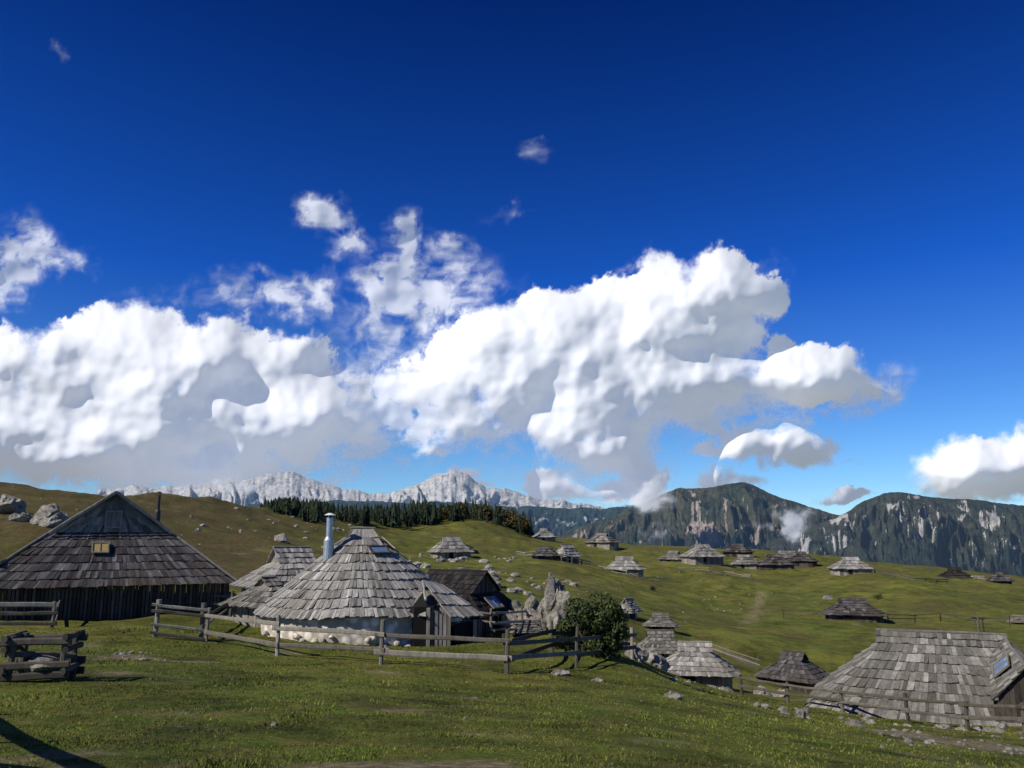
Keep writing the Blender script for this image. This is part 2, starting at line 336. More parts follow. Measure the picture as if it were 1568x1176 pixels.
def clouds(name,blobs,wisps,box,D,step=1.7,seed=0,relief=1.0):
    px=np.arange(box[0],box[2],step);py=np.arange(box[1],box[3],step);Xc,Yc=np.meshgrid(px,py)
    w1=fbm(Xc/90,Yc/90,5,seed+1);w2=fbm(Xc/90,Yc/90,5,seed+2)
    w3=fbm(Xc/22,Yc/22,5,seed+3,.6);w4=fbm(Xc/22,Yc/22,5,seed+4,.6)
    xd=Xc+w1*16+w3*7;yd=Yc+w2*14+w4*7
    S=np.zeros_like(Xc)
    for b in blobs:
        wgt=b[4] if len(b)>4 else 1
        S+=wgt*np.exp(-1.2*(((xd-b[0])/b[2])**2+((yd-b[1])/b[3])**2))
    bil=0;hb=0
    for k,(c,a,ha,bs) in enumerate(((95,1.,.62,11),(48,.62,.34,6),(24,.42,.20,3),(12,.24,.11,1.5))):
        wv=1-np.clip(worley(xd/c+k*3.3,yd/c*1.12-k,seed+10+k),0,1)
        bil=bil+a*wv;hb=hb+blur(c*ha*wv,bs)
    bil=bil/2.28-.72
    fr=fbm(Xc/36,Yc/36,8,seed+30,.66)
    Fd=1-np.exp(-S*1.05)
    e=Fd+bil*.44+fr*.22
    low=sstep(.2,.9,(Yc-500)/200)
    soft=.12+.42*sstep(-.3,.5,fbm(Xc/100,Yc/100,3,seed+40)+.4*low)
    alpha=sstep(.20,.20+soft,e)*sstep(.04,.16,S)
    Sw=np.zeros_like(Xc)
    for b in wisps: Sw+=b[4]*np.exp(-1.1*(((Xc+w1*30+w3*8-b[0])/b[2])**2+((Yc+w2*26+w4*8-b[1])/b[3])**2))
    fw=fbm(Xc/40+w1*.8,Yc/34,8,seed+50,.58)
    aw=np.clip(sstep(.08,1.8,Sw*(1+1.1*fw)+fw*.06*np.clip(Sw*3,0,1)),0,.75)
    alpha=1-(1-alpha)*(1-aw)
    solid=sstep(.2,.8,e)
    big=fbm(Xc/170,Yc/120,3,seed+71)
    Hh=blur(np.sqrt(np.clip(Fd-.1,0,1))*30+np.clip(S,0,3)*8,11)+blur(solid,28)*70+blur(solid,12)*22+hb*.36+blur(big*34,6)+blur(fr*8,2.4)
    Hh=Hh*relief
    dd=D-Hh*D/F
    xw,yw,zw=W(Xc,Yc,dd)
    fcs=grid_faces(*Xc.shape);al=alpha.ravel();fcs=fcs[(al[fcs].max(1)>.004)][:,::-1]
    mesh_np(name,np.stack([xw,yw,zw],-1),fcs,M_cloud,{'alpha':alpha})
B=[(0,540,60,45,.7),(110,535,60,42),(160,510,55,35),(215,505,55,38),(225,550,80,50),(352,512,34,32),(330,560,80,45),(430,535,60,28),(420,580,80,45),(60,600,110,60,.8),(200,620,160,60),
(70,690,70,48),(170,705,130,48),(290,705,90,40),(360,735,60,20,.7),(380,650,120,45),(480,640,90,38,.8),(560,658,45,20,.7),(450,700,80,22,.6),(0,650,60,50,.6),
(1010,410,26,28,1.1),(1095,412,44,32,1.1),(1050,445,80,36),(1130,455,56,40),(1195,458,20,30,1.2),(950,448,36,22),(910,468,45,26),(845,462,45,25,.9),(960,500,110,50),(830,510,90,42),(760,505,46,32,.9),(715,530,50,26,.8),
(1080,520,80,42),(900,570,150,60),(740,570,100,45),(640,590,66,28,.8),(1010,590,110,60),(1080,600,60,40,.8),(820,635,110,36),(920,665,80,42),(960,710,50,40),(1005,745,32,26,.9),(700,650,50,22,.8),(670,688,40,11,.7),(900,695,45,24,.5),
(1225,565,52,36,1.2),(1280,578,50,32,1.1),(1190,595,50,26,.8),(1335,600,30,16,.7),(1240,552,32,20,1.1),(1190,684,66,26,1.3),(1140,680,40,18,1.1),(1250,692,32,18,1.1),(1100,692,50,12,.6),
(825,740,40,18,1),(870,755,50,14,.9),(1090,735,38,18,1.1),(1150,738,30,10,.6),(940,760,50,12,.6),(710,722,30,12,.7),(740,745,20,8,.6),
(1480,700,50,34,1.1),(1550,712,50,40,1.1),(1440,725,42,28),(1500,745,80,24),(1620,700,70,50),(1290,765,40,10,.9),(1700,680,70,60),(-80,600,70,90),(-60,700,80,60)]
Wp=[(495,330,34,22,1.5),(540,368,36,26,1.5),(622,365,24,34,1.5),(600,435,36,34,1.4),(655,440,60,45,.9),(690,375,26,14,.9),(430,455,60,24,1.1),(485,430,30,20,1.1),(30,385,50,45,1.2),(100,400,44,26,.8),(-10,440,35,45,1.2),
(380,440,60,22,.5),(700,440,60,60,.5),(820,222,34,16,.45),(775,325,34,10,.45),(92,84,16,16,.5),(255,450,80,20,.4),(300,640,330,80,1.2),(850,600,260,120,.8),(1340,600,50,26,1.),(1150,600,70,60,.9),(1150,640,90,30,.5),(580,500,90,60,.6),
(600,620,120,40,1.1),(1270,630,60,22,.9),(940,740,120,30,.9),(1305,713,26,6,.6),(560,690,60,25,.6),(200,730,220,24,1.4),(1510,740,120,30,.9),(1180,430,40,40,.4),(960,410,20,12,.6),(1375,590,30,30,.5),(400,735,120,22,1.)]
clouds('cumulus_clouds',B,Wp,(-170,30,1760,800),11000,seed=4)
clouds('mountain_mist',[(1005,742,22,16,.6)],[(1210,788,36,14,1.6),(1180,800,26,8,1.),(1010,755,30,24,1.5),(1000,815,20,10,.6),(1220,810,20,12,.7),(940,770,50,12,.8),(360,742,90,14,1.1)],(200,690,1330,860),3300,step=1.8,seed=90,relief=.5)
# ------------------------------------------------------------------ huts
def hut(name,px,py,d,L,Wd,h,rz,sh,wallm,e=1.0,ra=None,c=None,k=.3,rows=7,bw=.25,th=.04,sink=.3,dz=0,base=None,gsh=None):
    x,y,z=G(px,py,d,dz);rz=rz-math.atan2(x,y)
    E=empty(name,(x,y,z),rz);a=L/2;b=Wd/2;ra=a-b*.75 if ra is None else ra;c=b*.28 if c is None else c
    zg=e+(h-e)*(1-k);gy=b*k;m=MB();o=.22
    for s in(1,-1):
        Gm=(-ra,-gy*s,zg);Gp=(ra,-gy*s,zg);R0=(-ra-o,0,h);R1=(ra+o,0,h);G0=(-ra-o,-gy*s,zg);G1=(ra+o,-gy*s,zg)
        nr=max(2,round(rows*(1-k)));nu=max(1,rows-nr)
        q=[(-a+c,-b*s,e),(a-c,-b*s,e),Gp,Gm]; q2=[G0,G1,R1,R0]
        if s<0: q=[q[1],q[0],q[3],q[2]];q2=[G1,G0,R0,R1]
        m.shingles(*q,nr,bw,th);m.shingles(*q2,nu,bw,th)
    for s in(1,-1):
        p=[(a*s,(-b+c)*s,e),(a*s,(b-c)*s,e),(ra*s,gy*s,zg),(ra*s,-gy*s,zg)]
        m.shingles(*p,nr,bw,th)
        g1=(ra*s,-gy*s,zg);g2=(ra*s,gy*s,zg)
        m.shingles(((a-c)*s,-b*s,e),(a*s,(-b+c)*s,e),g1,g1,nr,bw,th)
        m.shingles((a*s,(b-c)*s,e),((a-c)*s,b*s,e),g2,g2,nr,bw,th)
    m.beam((-ra-o,0,h+.03),(ra+o,0,h+.03),.16,.1,r=.4)
    m.obj('roof',[sh],E)
    g=MB()
    for s in(1,-1):
        if gsh:
            g.shingles(((ra+.02)*s,-gy*s,zg-.05),((ra+.02)*s,gy*s,zg-.05),((ra-.08)*s,.02*s,h-.05),((ra-.08)*s,-.02*s,h-.05),5,bw,.03);continue
        nbd=max(3,int(2*gy/(bw*.9)))
        for i in range(nbd):
            y0=-gy+2*gy*i/nbd;y1=-gy+2*gy*(i+1)/nbd-.01
            z0=zg+(h-zg)*(1-abs(y0)/gy);z1=zg+(h-zg)*(1-abs(y1)/gy)
            X0=(ra+.02+random.uniform(0,.02))*s
            g.add([(X0,y0,zg-.05),(X0,y1,zg-.05),(X0,y1,z1-.03),(X0,y0,z0-.03)],[(0,1,2,3)])
    g.obj('gable_boards',[gsh or wallm],E)
    w=MB();iw=.5
    ai,bi,ci=a-iw,b-iw,c
    ring=[(-ai+ci,-bi),(ai-ci,-bi),(ai,-bi+ci),(ai,bi-ci),(ai-ci,bi),(-ai+ci,bi),(-ai,bi-ci),(-ai,-bi+ci)]
    for i in range(8):
        p=Vector((*ring[i],0));q=Vector((*ring[(i+1)%8],0));Lw=(q-p).length;nbd=max(1,int(Lw/(bw*.9)))
        nn=Vector((q.y-p.y,p.x-q.x,0)).normalized()
        for j in range(nbd):
            a0=p.lerp(q,j/nbd)+nn*random.uniform(0,.03);a1=p.lerp(q,(j+1)/nbd-.004)+nn*random.uniform(0,.03)
            lo=Vector((0,0,-sink-.8));hi=Vector((0,0,e+.25))
            w.add([a0+lo,a1+lo,a1+hi,a0+hi],[(0,1,2,3)])
    w.obj('walls',[wallm],E)
    if base is not None:
        bb=MB();
        for i in range(8):
            p=Vector((*ring[i],0));q=Vector((*ring[(i+1)%8],0));nn=Vector((q.y-p.y,p.x-q.x,0)).normalized()*.09
            bb.add([p+nn+Vector((0,0,-1.2)),q+nn+Vector((0,0,-1.2)),q+nn+Vector((0,0,base)),p+nn+Vector((0,0,base)),p+Vector((0,0,base)),q+Vector((0,0,base))],[(0,1,2,3),(3,2,5,4)])
        bb.obj('stone_base',[M_white],E)
    dm=MB();dm.box((-a*.2,-bi-.06,.55*e),(.9,.1,1.1*e+.1));dm.obj('door',[M_black],E)
    return E
def pane(E,name,c,ux,uy,w,hh,mat=None,frame=None,bars=1):
    c=Vector(c);ux=Vector(ux).normalized();uy=Vector(uy).normalized();nn=ux.cross(uy);m=MB()
    def slab(cx,cy,sw,sh,t,mi):
        vs=[]
        for k in(0,t):
            for a,b in((-1,-1),(1,-1),(1,1),(-1,1)): vs.append(c+ux*(cx+a*sw/2)+uy*(cy+b*sh/2)+nn*k)
        m.add(vs,[(3,2,1,0),(4,5,6,7),(0,1,5,4),(1,2,6,5),(2,3,7,6),(3,0,4,7)],.5,mi)
    slab(0,0,w,hh,.03,0);f=.07
    for sx in(-1,1): slab(sx*(w/2+f/2),0,f,hh+2*f,.07,1)
    for sy in(-1,1): slab(0,sy*(hh/2+f/2),w,f,.07,1)
    for i in range(bars): slab(-w/2+w*(i+1)/(bars+1),0,f*.6,hh,.06,1)
    return m.obj(name,[mat or M_glass,frame or M_frame],E)
def pipe(E,x,y,z0,z1,r,mat,cap=None):
    m=MB()
    def cyl(za,zb,ra,rb,mi):
        N=16;vs=[(x+math.cos(i*2*math.pi/N)*ra,y+math.sin(i*2*math.pi/N)*ra,za) for i in range(N)]+[(x+math.cos(i*2*math.pi/N)*rb,y+math.sin(i*2*math.pi/N)*rb,zb) for i in range(N)]
        m.add(vs,[(i,(i+1)%N,N+(i+1)%N,N+i) for i in range(N)]+[tuple(range(N,2*N))]+[tuple(range(N-1,-1,-1))],.5,mi)
    h=z1-z0
    cyl(z0,z0+h*.5,r*1.7,r*1.6,0);cyl(z0+h*.5,z0+h*.56,r*1.6,r,0);cyl(z0+h*.56,z1-.22,r,r,0)
    for k in range(3):
        a=k*2.1;m.box((x+math.cos(a)*r*.8,y+math.sin(a)*r*.8,z1-.16),(.02,.02,.16),a,0)
    cyl(z1-.1,z1,r*1.9,r*.5,1)
    return m.obj('chimney_pipe',[mat,cap or mat],E,smooth=False)
# barn left
HB=6.55;EB=1.65;WB=13.2
E=hut('wooden_barn',155,945,50,15,WB,HB,math.radians(-90+2),M_sh_dark,M_wall,e=EB,ra=5.1,c=.5,k=.43,rows=13,bw=.2,th=.035,base=-.1,gsh=M_sh_mid)  # gable shingles made paler to lift it where the sun only grazes
up=Vector((5.1-7.5,0,(HB-EB)*.57)).normalized()
def onend(y,t): return Vector((7.5,y,EB))+Vector((5.1-7.5,0,(HB-EB)*.57))*t
nrm=Vector((0,1,0)).cross(up)
pane(E,'shutter',onend(-.55,.66)+nrm*.12,(0,1,0),up,.7,.6,M_yellow,M_frame,1)
pane(E,'left_window',onend(-5.2,.45)+nrm*.12,(0,1,0),up,.3,.4,M_black,M_wall,0)
pane(E,'gable_window',(5.2,0,5.1),(0,1,0),(0,0,1),.7,.8,M_sh_mid,M_sh_light,1)
m=MB()
zg=EB+(HB-EB)*.57;gy=WB/2*.43
for s in(1,-1):
    m.beam((5.4,0,HB+.03),(5.4,s*(gy+.2),zg-.12),.1,.17,r=.8);m.beam((5.15,s*(gy+.1),zg),(7.5,s*(WB/2-.1),EB),.12,.12,r=.5)
m.obj('barge_boards',[M_sh_mid],E)
pipe(E,3.5,2.35,4.4,6.75,.10,M_rust)
# main hut ----------------------------------------------------------
x,y,z=G(556,975,41);rzm=-math.atan2(x,y);E=empty('shepherd_hut',(x,y,z),rzm)
m=MB();NS=26;rx,ry=5.05,4.7;tx,ty=.8,.6;ev=1.25;tp=4.7
def el(i,a,b,zz,ox=0): 
    t=2*math.pi*i/NS;return (ox+a*math.cos(t),b*math.sin(t),zz)
for i in range(NS):
    wob=[.07*math.sin(3*2*math.pi*j/NS)+.04*math.sin(7*2*math.pi*j/NS) for j in(i,i+1)]
    m.shingles(el(i,rx,ry,ev+wob[0]),el(i+1,rx,ry,ev+wob[1]),el(i+1,tx,ty,tp,-.25),el(i,tx,ty,tp,-.25),9,.15,.05,jit=.16)
for s in(1,-1):
    q=[(-1.15,-.85*s,4.25),(.85,-.85*s,4.25),(.3,0,5.15),(-.7,0,5.15)]
    if s<0:q=[q[1],q[0],q[3],q[2]]
    m.shingles(*q,2,.15,.04)
m.shingles((-1.15,.8,4.3),(-1.15,-.8,4.3),(-.7,0,5.15),(-.7,0,5.15),2,.15,.04)
m.shingles((1.3,-.8,4.2),(1.3,.8,4.2),(.75,.3,4.75),(.75,-.3,4.75),1,.15,.04)
m.beam((-.8,0,5.18),(.42,0,5.18),.14,.08,r=.5)
m.obj('roof',[M_sh_light],E)
g=MB();g.add([(.5,-.7,4.45),(.5,.7,4.45),(.38,0,5.1)],[(0,1,2)],.9);g.obj('gable_vent',[M_wallL],E)
wl=MB()
for i in range(40):
    t0=2*math.pi*i/40;t1=2*math.pi*(i+1)/40;f=.945
    P0=(rx*f*math.cos(t0),ry*f*math.sin(t0),-1.2);P1=(rx*f*math.cos(t1),ry*f*math.sin(t1),-1.2)
    wl.add([P0,P1,(P1[0],P1[1],1.35),(P0[0],P0[1],1.35)],[(0,1,2,3)],.5)
wl.obj('stone_wall',[M_white],E)
ICO={}
def ico(sub):
    if sub not in ICO:
        bm=bmesh.new();bmesh.ops.create_icosphere(bm,subdivisions=sub,radius=1)
        ICO[sub]=(np.array([v.co[:] for v in bm.verts]),[[v.index for v in f.verts] for f in bm.faces]);bm.free()
    return ICO[sub]
def rock(mb,c,s,seed=0,flat=.8,sub=2,tall=1,mi=0,rough=.35):
    vs,fs=ico(sub);q=vs+seed*7.13
    d=1+rough*(fbm(q[:,0]*1.1+q[:,2]*.7,q[:,1]*1.1-q[:,2]*.5,4,int(seed)+3)+.5*np.abs(fbm(q[:,2]*2.2+q[:,0],q[:,1]*2.2,3,int(seed)+8)))
    # planar facets: clip against random planes so the stone is angular
    rg=np.random.default_rng(int(seed*10)+5);vs=vs*d[:,None]
    for k in range(9):
        n=rg.normal(0,1,3);n/=np.linalg.norm(n);o=rg.uniform(.62,.9);dd=vs@n-o;vs=vs-np.where(dd>0,dd,0)[:,None]*n*.9
    an=seed*1.7;ca,sa=math.cos(an),math.sin(an)
    sx,sy,sz=s,s*.8,s*flat*tall
    out=[]
    for v in vs: X_,Y_=v[0]*sx,v[1]*sy;out.append((c[0]+X_*ca-Y_*sa,c[1]+X_*sa+Y_*ca,c[2]+v[2]*sz))
    mb.add(out,fs,None,mi)
st=MB()
for i in range(46):
    t=math.radians(random.uniform(195,310));rr=.955+random.random()*.03
    rock(st,(rx*rr*math.cos(t),ry*rr*math.sin(t),random.uniform(-.45,.55)),random.uniform(.12,.27),seed=i,sub=2,rough=.2)
st.obj('base_stones',[M_white],E)
po=MB();ax,ay=2.95,-3.75
for i in range(5): po.box((ax+.0+i*.19,ay-.55+random.uniform(-.02,.02),.25),(.17,.05,2.5+random.uniform(-.1,.1)),-.1,0)
po.box((ax-.15,ay-.6,.3),(.14,.14,2.7),0,1);po.box((ax+2.0,ay+.1,.1),(.14,.14,1.9),0,1)
for i in range(4): po.box((ax+2.05+.1*i,ay+.35+.2*i,.2),(.05,.22,1.6),.5,0)
po.obj('porch_boards',[M_wallL,M_fence],E)
po=MB();po.shingles((ax+.75,ay-.9,1.25),(ax+2.5,ay+.55,1.15),(ax+.7,ay+2.2,2.5),(ax-.3,ay+1.3,2.75),3,.17,.04)
po.shingles((ax-.9,ay-.35,1.3),(ax-.25,ay-.75,1.3),(ax-.35,ay+1.3,2.75),(ax-.35,ay+1.3,2.75),3,.17,.04)
po.beam((ax-.3,ay-.85,2.0),(ax-.3,ay+1.3,2.7),.1,.1);po.obj('porch_roof',[M_sh_light],E)
do=MB();do.box((ax-.32,ay-.3,.5),(1.0,.5,2.4),.1);do.box((ax+1.4,ay+.25,.2),(1.3,.5,1.5),.65)
do.add([(ax-1.1,ay-.35,1.35),(ax-.1,ay-.62,1.35),(ax-.38,ay-.2,2.3)],[(0,1,2)],.5);do.obj('doorway',[M_black],E)
def onroof(ang,f): 
    A=Vector((rx*math.cos(ang),ry*math.sin(ang),ev));Bq=Vector((tx*math.cos(ang)-.25,ty*math.sin(ang),tp));return Bq.lerp(A,f),(Bq-A).normalized()
pc,upv=onroof(math.radians(-62),.2);tang=Vector((math.sin(math.radians(62)),math.cos(math.radians(62)),0));nn=tang.cross(upv)
pane(E,'skylight',pc+nn*.13,tang,upv,.85,.42,M_glass,M_wall,0)
pipe(E,-1.75,-1.0,3.3,5.85,.15,M_metal,M_cap)
hut('hut_annexe',442,950,45.5,5.4,5.0,3.8,math.radians(20),M_sh_light,M_wallL,e=1.8,rows=7,bw=.17,k=.4)
hut('low_annexe',408,946,42.5,3.6,4.2,2.2,math.radians(35),M_sh_mid,M_wallL,e=.9,rows=6,bw=.17,k=.3)
HD=3.15
E=hut('dark_shed',700,968,47,6.0,6.4,HD,math.radians(-32),M_sh_black,M_wall,e=.9,k=.5,rows=9,bw=.18,ra=1.7,th=.03)
upd=Vector((1.7-3.0,0,(HD-.9)*.5)).normalized()
pane(E,'skylight',Vector((2.4,-.3,.9+(HD-.9)*.5*.46))+Vector((0,1,0)).cross(upd)*.14,(0,1,0),upd,1.0,.7,M_glass,M_frame,1)
HR=3.75
E=hut('shingled_hut',1450,1098,39.5,11.6,8.6,HR,math.radians(2),M_sh_mid,M_wall,e=.5,k=.16,ra=2.5,rows=10,bw=.19,th=.05,dz=.0,c=1.2)
m=MB()
Pq=(2.6,-.2,3.65);Qq=(2.85,-4.2,2.95)
m.shingles((1.9,-1.0,3.0),(1.55,-4.2,1.55),Qq,Pq,5,.19,.045)
m.shingles((4.7,-4.2,1.25),(4.8,-.3,1.3),Pq,Qq,5,.19,.045)
m.beam((2.6,-.1,3.68),(2.85,-4.3,3.0),.14,.08,r=.5)
m.obj('dormer_roof',[M_sh_mid],E)
g=MB()
for i in range(14): 
    xx=1.7+i*.2;f=(xx-1.55)/1.3 if xx<2.85 else (4.7-xx)/1.85;zt=1.4+1.45*min(1,max(0,f));g.box((xx,-4.02+.02*(i%2),(zt-.9)/2),(.19,.04,zt+.9))
for i in range(18): g.box((4.5,-4.0+.2*i,.1),(.04,.19,2.2))
g.obj('dormer_wall',[M_wall],E)
upd=(Vector(Qq)-Vector((1.55,-4.2,1.55))).normalized();uxd=Vector((-.3,-3.2,-1.1)).normalized();nd=uxd.cross(upd).normalized()
pane(E,'skylight',(Vector((1.7,-2.9,2.15)).lerp(Vector((2.75,-2.7,3.2)),.5))+nd*.13,uxd,nd.cross(uxd),.95,.75,M_glass,M_frame,1)
HL=[(1066,1046,55,128,60,M_sh_light,10,'stone_hut'),(1218,1047,66,108,52,M_sh_dark,-20,'log_hut'),(1012,1003,62,84,42,M_sh_mid,15,'log_hut'),(806,985,44,56,22,M_sh_mid,0,'woodshed'),
(963,950,84,44,28,M_sh_light,60,'log_hut'),(1012,960,80,56,25,M_sh_mid,10,'log_hut'),(1307,948,110,92,32,M_sh_dark,-8,'log_hut'),
(690,856,168,64,32,M_sh_light,12,'alpine_hut'),(698,836,200,52,20,M_sh_black,-5,'alpine_hut'),(835,866,162,46,20,M_sh_dark,0,'alpine_hut'),(868,858,166,44,25,M_sh_light,40,'alpine_hut'),
(832,828,305,38,19,M_sh_light,15,'alpine_hut'),(922,835,290,50,20,M_sh_mid,-10,'alpine_hut'),(957,883,185,62,27,M_sh_light,8,'alpine_hut'),
(1032,860,240,44,18,M_sh_mid,-25,'alpine_hut'),(1076,869,220,62,26,M_sh_light,18,'alpine_hut'),(1130,847,280,46,18,M_sh_dark,0,'alpine_hut'),(1143,872,232,46,20,M_sh_mid,0,'alpine_hut'),
(1188,876,228,56,22,M_sh_dark,10,'alpine_hut'),(1228,868,250,48,20,M_sh_dark,-15,'alpine_hut'),(1205,846,282,50,14,M_sh_mid,0,'alpine_hut'),(1303,878,200,62,24,M_sh_light,12,'alpine_hut'),
(1463,889,230,52,22,M_sh_black,0,'alpine_hut'),(1498,892,226,40,12,M_wallL,0,'alpine_hut'),(1532,893,222,34,18,M_sh_dark,20,'alpine_hut'),(1562,950,112,34,14,M_wallL,0,'alpine_hut')]
for px,py,d,wp,hp,sh,rot,nm in HL:
    k=mpp(d,py);L=wp*k;h=hp*k
    hut(nm,px,py,d,L,min(L*.72,8.5),h,math.radians(rot+random.uniform(-12,12)),sh,M_wall if sh in(M_sh_dark,M_sh_black) else M_wallL,e=h*.28,rows=7 if d<120 else 4,bw=.2 if d<70 else max(.25,d*.0042),th=max(.04,d*.0006),k=.3,ra=L*random.uniform(.12,.24))
# ------------------------------------------------------------------ fences
def fence(name,pts,h=1.15,rails=(.35,.72,1.02),pw=.13,rw=.13,rt=.06,mat=M_fence,every=None):
    P=[Vector(G(*p)) for p in pts]
    if every:
        Q=[P[0]]
        for a,b in zip(P,P[1:]):
            k=max(1,round((b-a).length/every))
            for i in range(1,k+1):
                c=a.lerp(b,i/k);c.z=float(gz(c.x,c.y)[0]);Q.append(c)
        P=Q
    m=MB();po=MB()
    for p in P: po.beam(p+Vector((0,0,-.3)),p+Vector((random.uniform(-.08,.08),random.uniform(-.08,.08),h*random.uniform(.95,1.12))),pw,pw,wob=.01)
    for a,b in zip(P,P[1:]):
        dr=(b-a).normalized();sd=Vector((dr.y,-dr.x,0)).normalized()*(pw*.5+rt*.5+.01)
        for rr in rails:
            o=Vector((0,0,rr+random.uniform(-.08,.08)));m.beam(a+o+sd-dr*.2,b+o+sd+dr*.2+Vector((0,0,random.uniform(-.12,.12))),rt,rw*random.uniform(.8,1.1),segs=5,wob=.02)
    E=empty(name,P[0])
    for mm,nm in((po,'posts'),(m,'rails')):
        o=mm.obj(nm,[mat],E);o.location=-P[0]
    return E
fence('rail_fence',[(317,960,34.5),(425,1006,30),(583,1018,28),(776,1034,27),(882,1021,31),(968,1006,36)],h=1.3,rails=(.45,.95),rw=.17)
fence('rail_fence',[(776,1034,27),(845,1000,33),(960,990,38)],h=1.2,rails=(.5,.95),rw=.14,mat=M_fenceD)
fence('wooden_gate',[(238,970,34),(308,965,34.5)],h=1.45,rails=(.2,.55,.95,1.2),pw=.17)
fence('rail_fence',[(308,960,35),(352,938,44),(372,932,46)],h=1.2,rails=(.5,.95))
fence('rail_fence',[(372,935,45),(420,928,48)],h=1.2,rails=(.5,.95))
fence('rail_fence',[(-160,958,38),(-40,960,37),(80,958,38)],h=1.15,rails=(.25,.62,.98),rw=.2)
fence('rail_fence',[(80,958,38),(90,930,48)],h=1.1,rails=(.35,.9))
fence('rail_fence',[(245,925,46),(350,925,46.5)],h=1.1,rails=(.5,.95))
fence('rail_fence',[(712,975,42),(752,975,42),(800,968,44)],h=1.4,rails=(.4,.8,1.2))
fence('rail_fence',[(1136,1052,42),(1205,1058,40),(1290,1074,37),(1390,1088,33.5),(1480,1098,31),(1568,1108,29),(1680,1120,28)],h=1.0,rails=(.5,.9),mat=M_fenceD,every=3.2)
fence('pasture_fence',[(918,886,175),(960,889,172),(1020,886,176)],h=1.3,rails=(.6,1.15),every=4,pw=.22,rw=.22,rt=.12)
fence('pasture_fence',[(1360,950,108),(1440,942,112),(1545,950,108)],h=1.2,rails=(.6,1.05),every=4,pw=.12,rw=.09,rt=.06,mat=M_fenceD)
fence('pasture_fence',[(1200,942,112),(1255,946,110)],h=1.2,rails=(.6,1.05),every=4,pw=.12,rw=.09,rt=.06,mat=M_fenceD)
fence('pasture_fence',[(793,856,180),(860,862,160),(905,858,170)],h=1.3,rails=(.6,1.1),every=4,pw=.2,rw=.18,rt=.1)
fence('pasture_fence',[(1040,880,205),(1110,880,205),(1150,888,195)],h=1.3,rails=(.6,1.1),every=4,pw=.2,rw=.2,rt=.1)
fence('pasture_fence',[(1340,880,200),(1400,885,195),(1450,892,200)],h=1.3,rails=(.6,1.1),every=4,pw=.2,rw=.2,rt=.1,mat=M_fenceD)
fence('pasture_fence',[(1090,1005,72),(1160,1015,70)],h=1.0,rails=(.5,.9),every=3,pw=.1,rw=.08,rt=.06)
Q=MB();a=Vector((-12.2,15.3,0));b=Vector((-5.3,6.95,0));E=empty('offscreen_fence',(0,0,0))  # rail fence out of view on the left, set to cast the diagonal shadows
for t in(0,.33,.66,1):
    p=a.lerp(b,t);g0=float(gz(p.x,p.y)[0]);Q.beam((p.x,p.y,g0-.3),(p.x,p.y,g0+1.5),.16,.16)
for hh in(.55,1.3):
    for t in(0,.33,.66):
        p=a.lerp(b,t);q=a.lerp(b,t+.34);Q.beam((p.x,p.y,float(gz(p.x,p.y)[0])+hh),(q.x,q.y,float(gz(q.x,q.y)[0])+hh),.1,.2)
p=a.lerp(b,.66);Q.beam((p.x,p.y,float(gz(p.x,p.y)[0])+.1),(b.x,b.y,float(gz(b.x,b.y)[0])+1.3),.1,.16)
Q.obj('rails',[M_fence],E)
x,y,z=G(62,1040,19.5);E=empty('timber_trough',(x,y,z),.15);m=MB()
for sx in(-.55,.55):
    for sy in(-.3,.35): m.beam((sx,sy,-.2),(sx*1.02,sy,1.02),.13,.12)
for zz in(.14,.38,.88):
    m.beam((-.78,-.38,zz),(.72,-.40,zz+.03),.1,.17);m.beam((-.72,.43,zz),(.78,.42,zz),.1,.17)
for sx in(-.66,.62):
    for zz in(.27,.72,.98): m.beam((sx,-.5,zz),(sx,.55,zz),.12,.13)
m.beam((-.7,-.3,.62),(.6,.3,.5),.1,.12)
m.obj('beams',[M_fenceD],E);t=MB();rock(t,(0,0,.35),.42,3,.6,sub=3);t.obj('salt_stone',[M_stone],E)
x,y,z=G(1501,985,92);E=empty('signal_post',(x,y,z));m=MB();m.beam((0,0,-.5),(0,0,2.4),.2,.2);m.beam((-.7,0,2.2),(.7,0,2.1),.14,.16);m.beam((.5,0,0),(.5,0,2.1),.12,.12);m.obj('post',[M_fenceD],E)
# ------------------------------------------------------------------ rocks
def boulder(px,py,d,s,tall=1,seed=1,name='limestone_boulder',up=.3,sub=4):
    x,y,z=G(px,py,d);m=MB();rock(m,(0,0,s*tall*up),s,seed,.85,sub,tall,rough=.55);o=m.obj(name,[M_stone]);o.location=(x,y,z);return o
x,y,z=G(848,968,45);E=empty('limestone_outcrop',(x,y,z));m=MB()
for i,(dx,dy,s,t) in enumerate(((0,0,.75,2.7),(-.4,.1,.5,2.5),(.4,0,.55,2.3),(.1,-.3,.7,1.5),(-.9,.3,.7,1.2),(1.1,.3,.7,1.2),(1.7,.6,.7,1.0),(-1.6,.4,.7,1.0),(.0,0,.5,4.0),(-1.3,1.2,.7,1.3),(-2.3,.8,.6,1.1),(.5,-.9,.5,.7))): rock(m,(dx,dy,s*t*.42),s,i+20,.9,4,t,rough=.7)
m.obj('rocks',[M_stone],E)
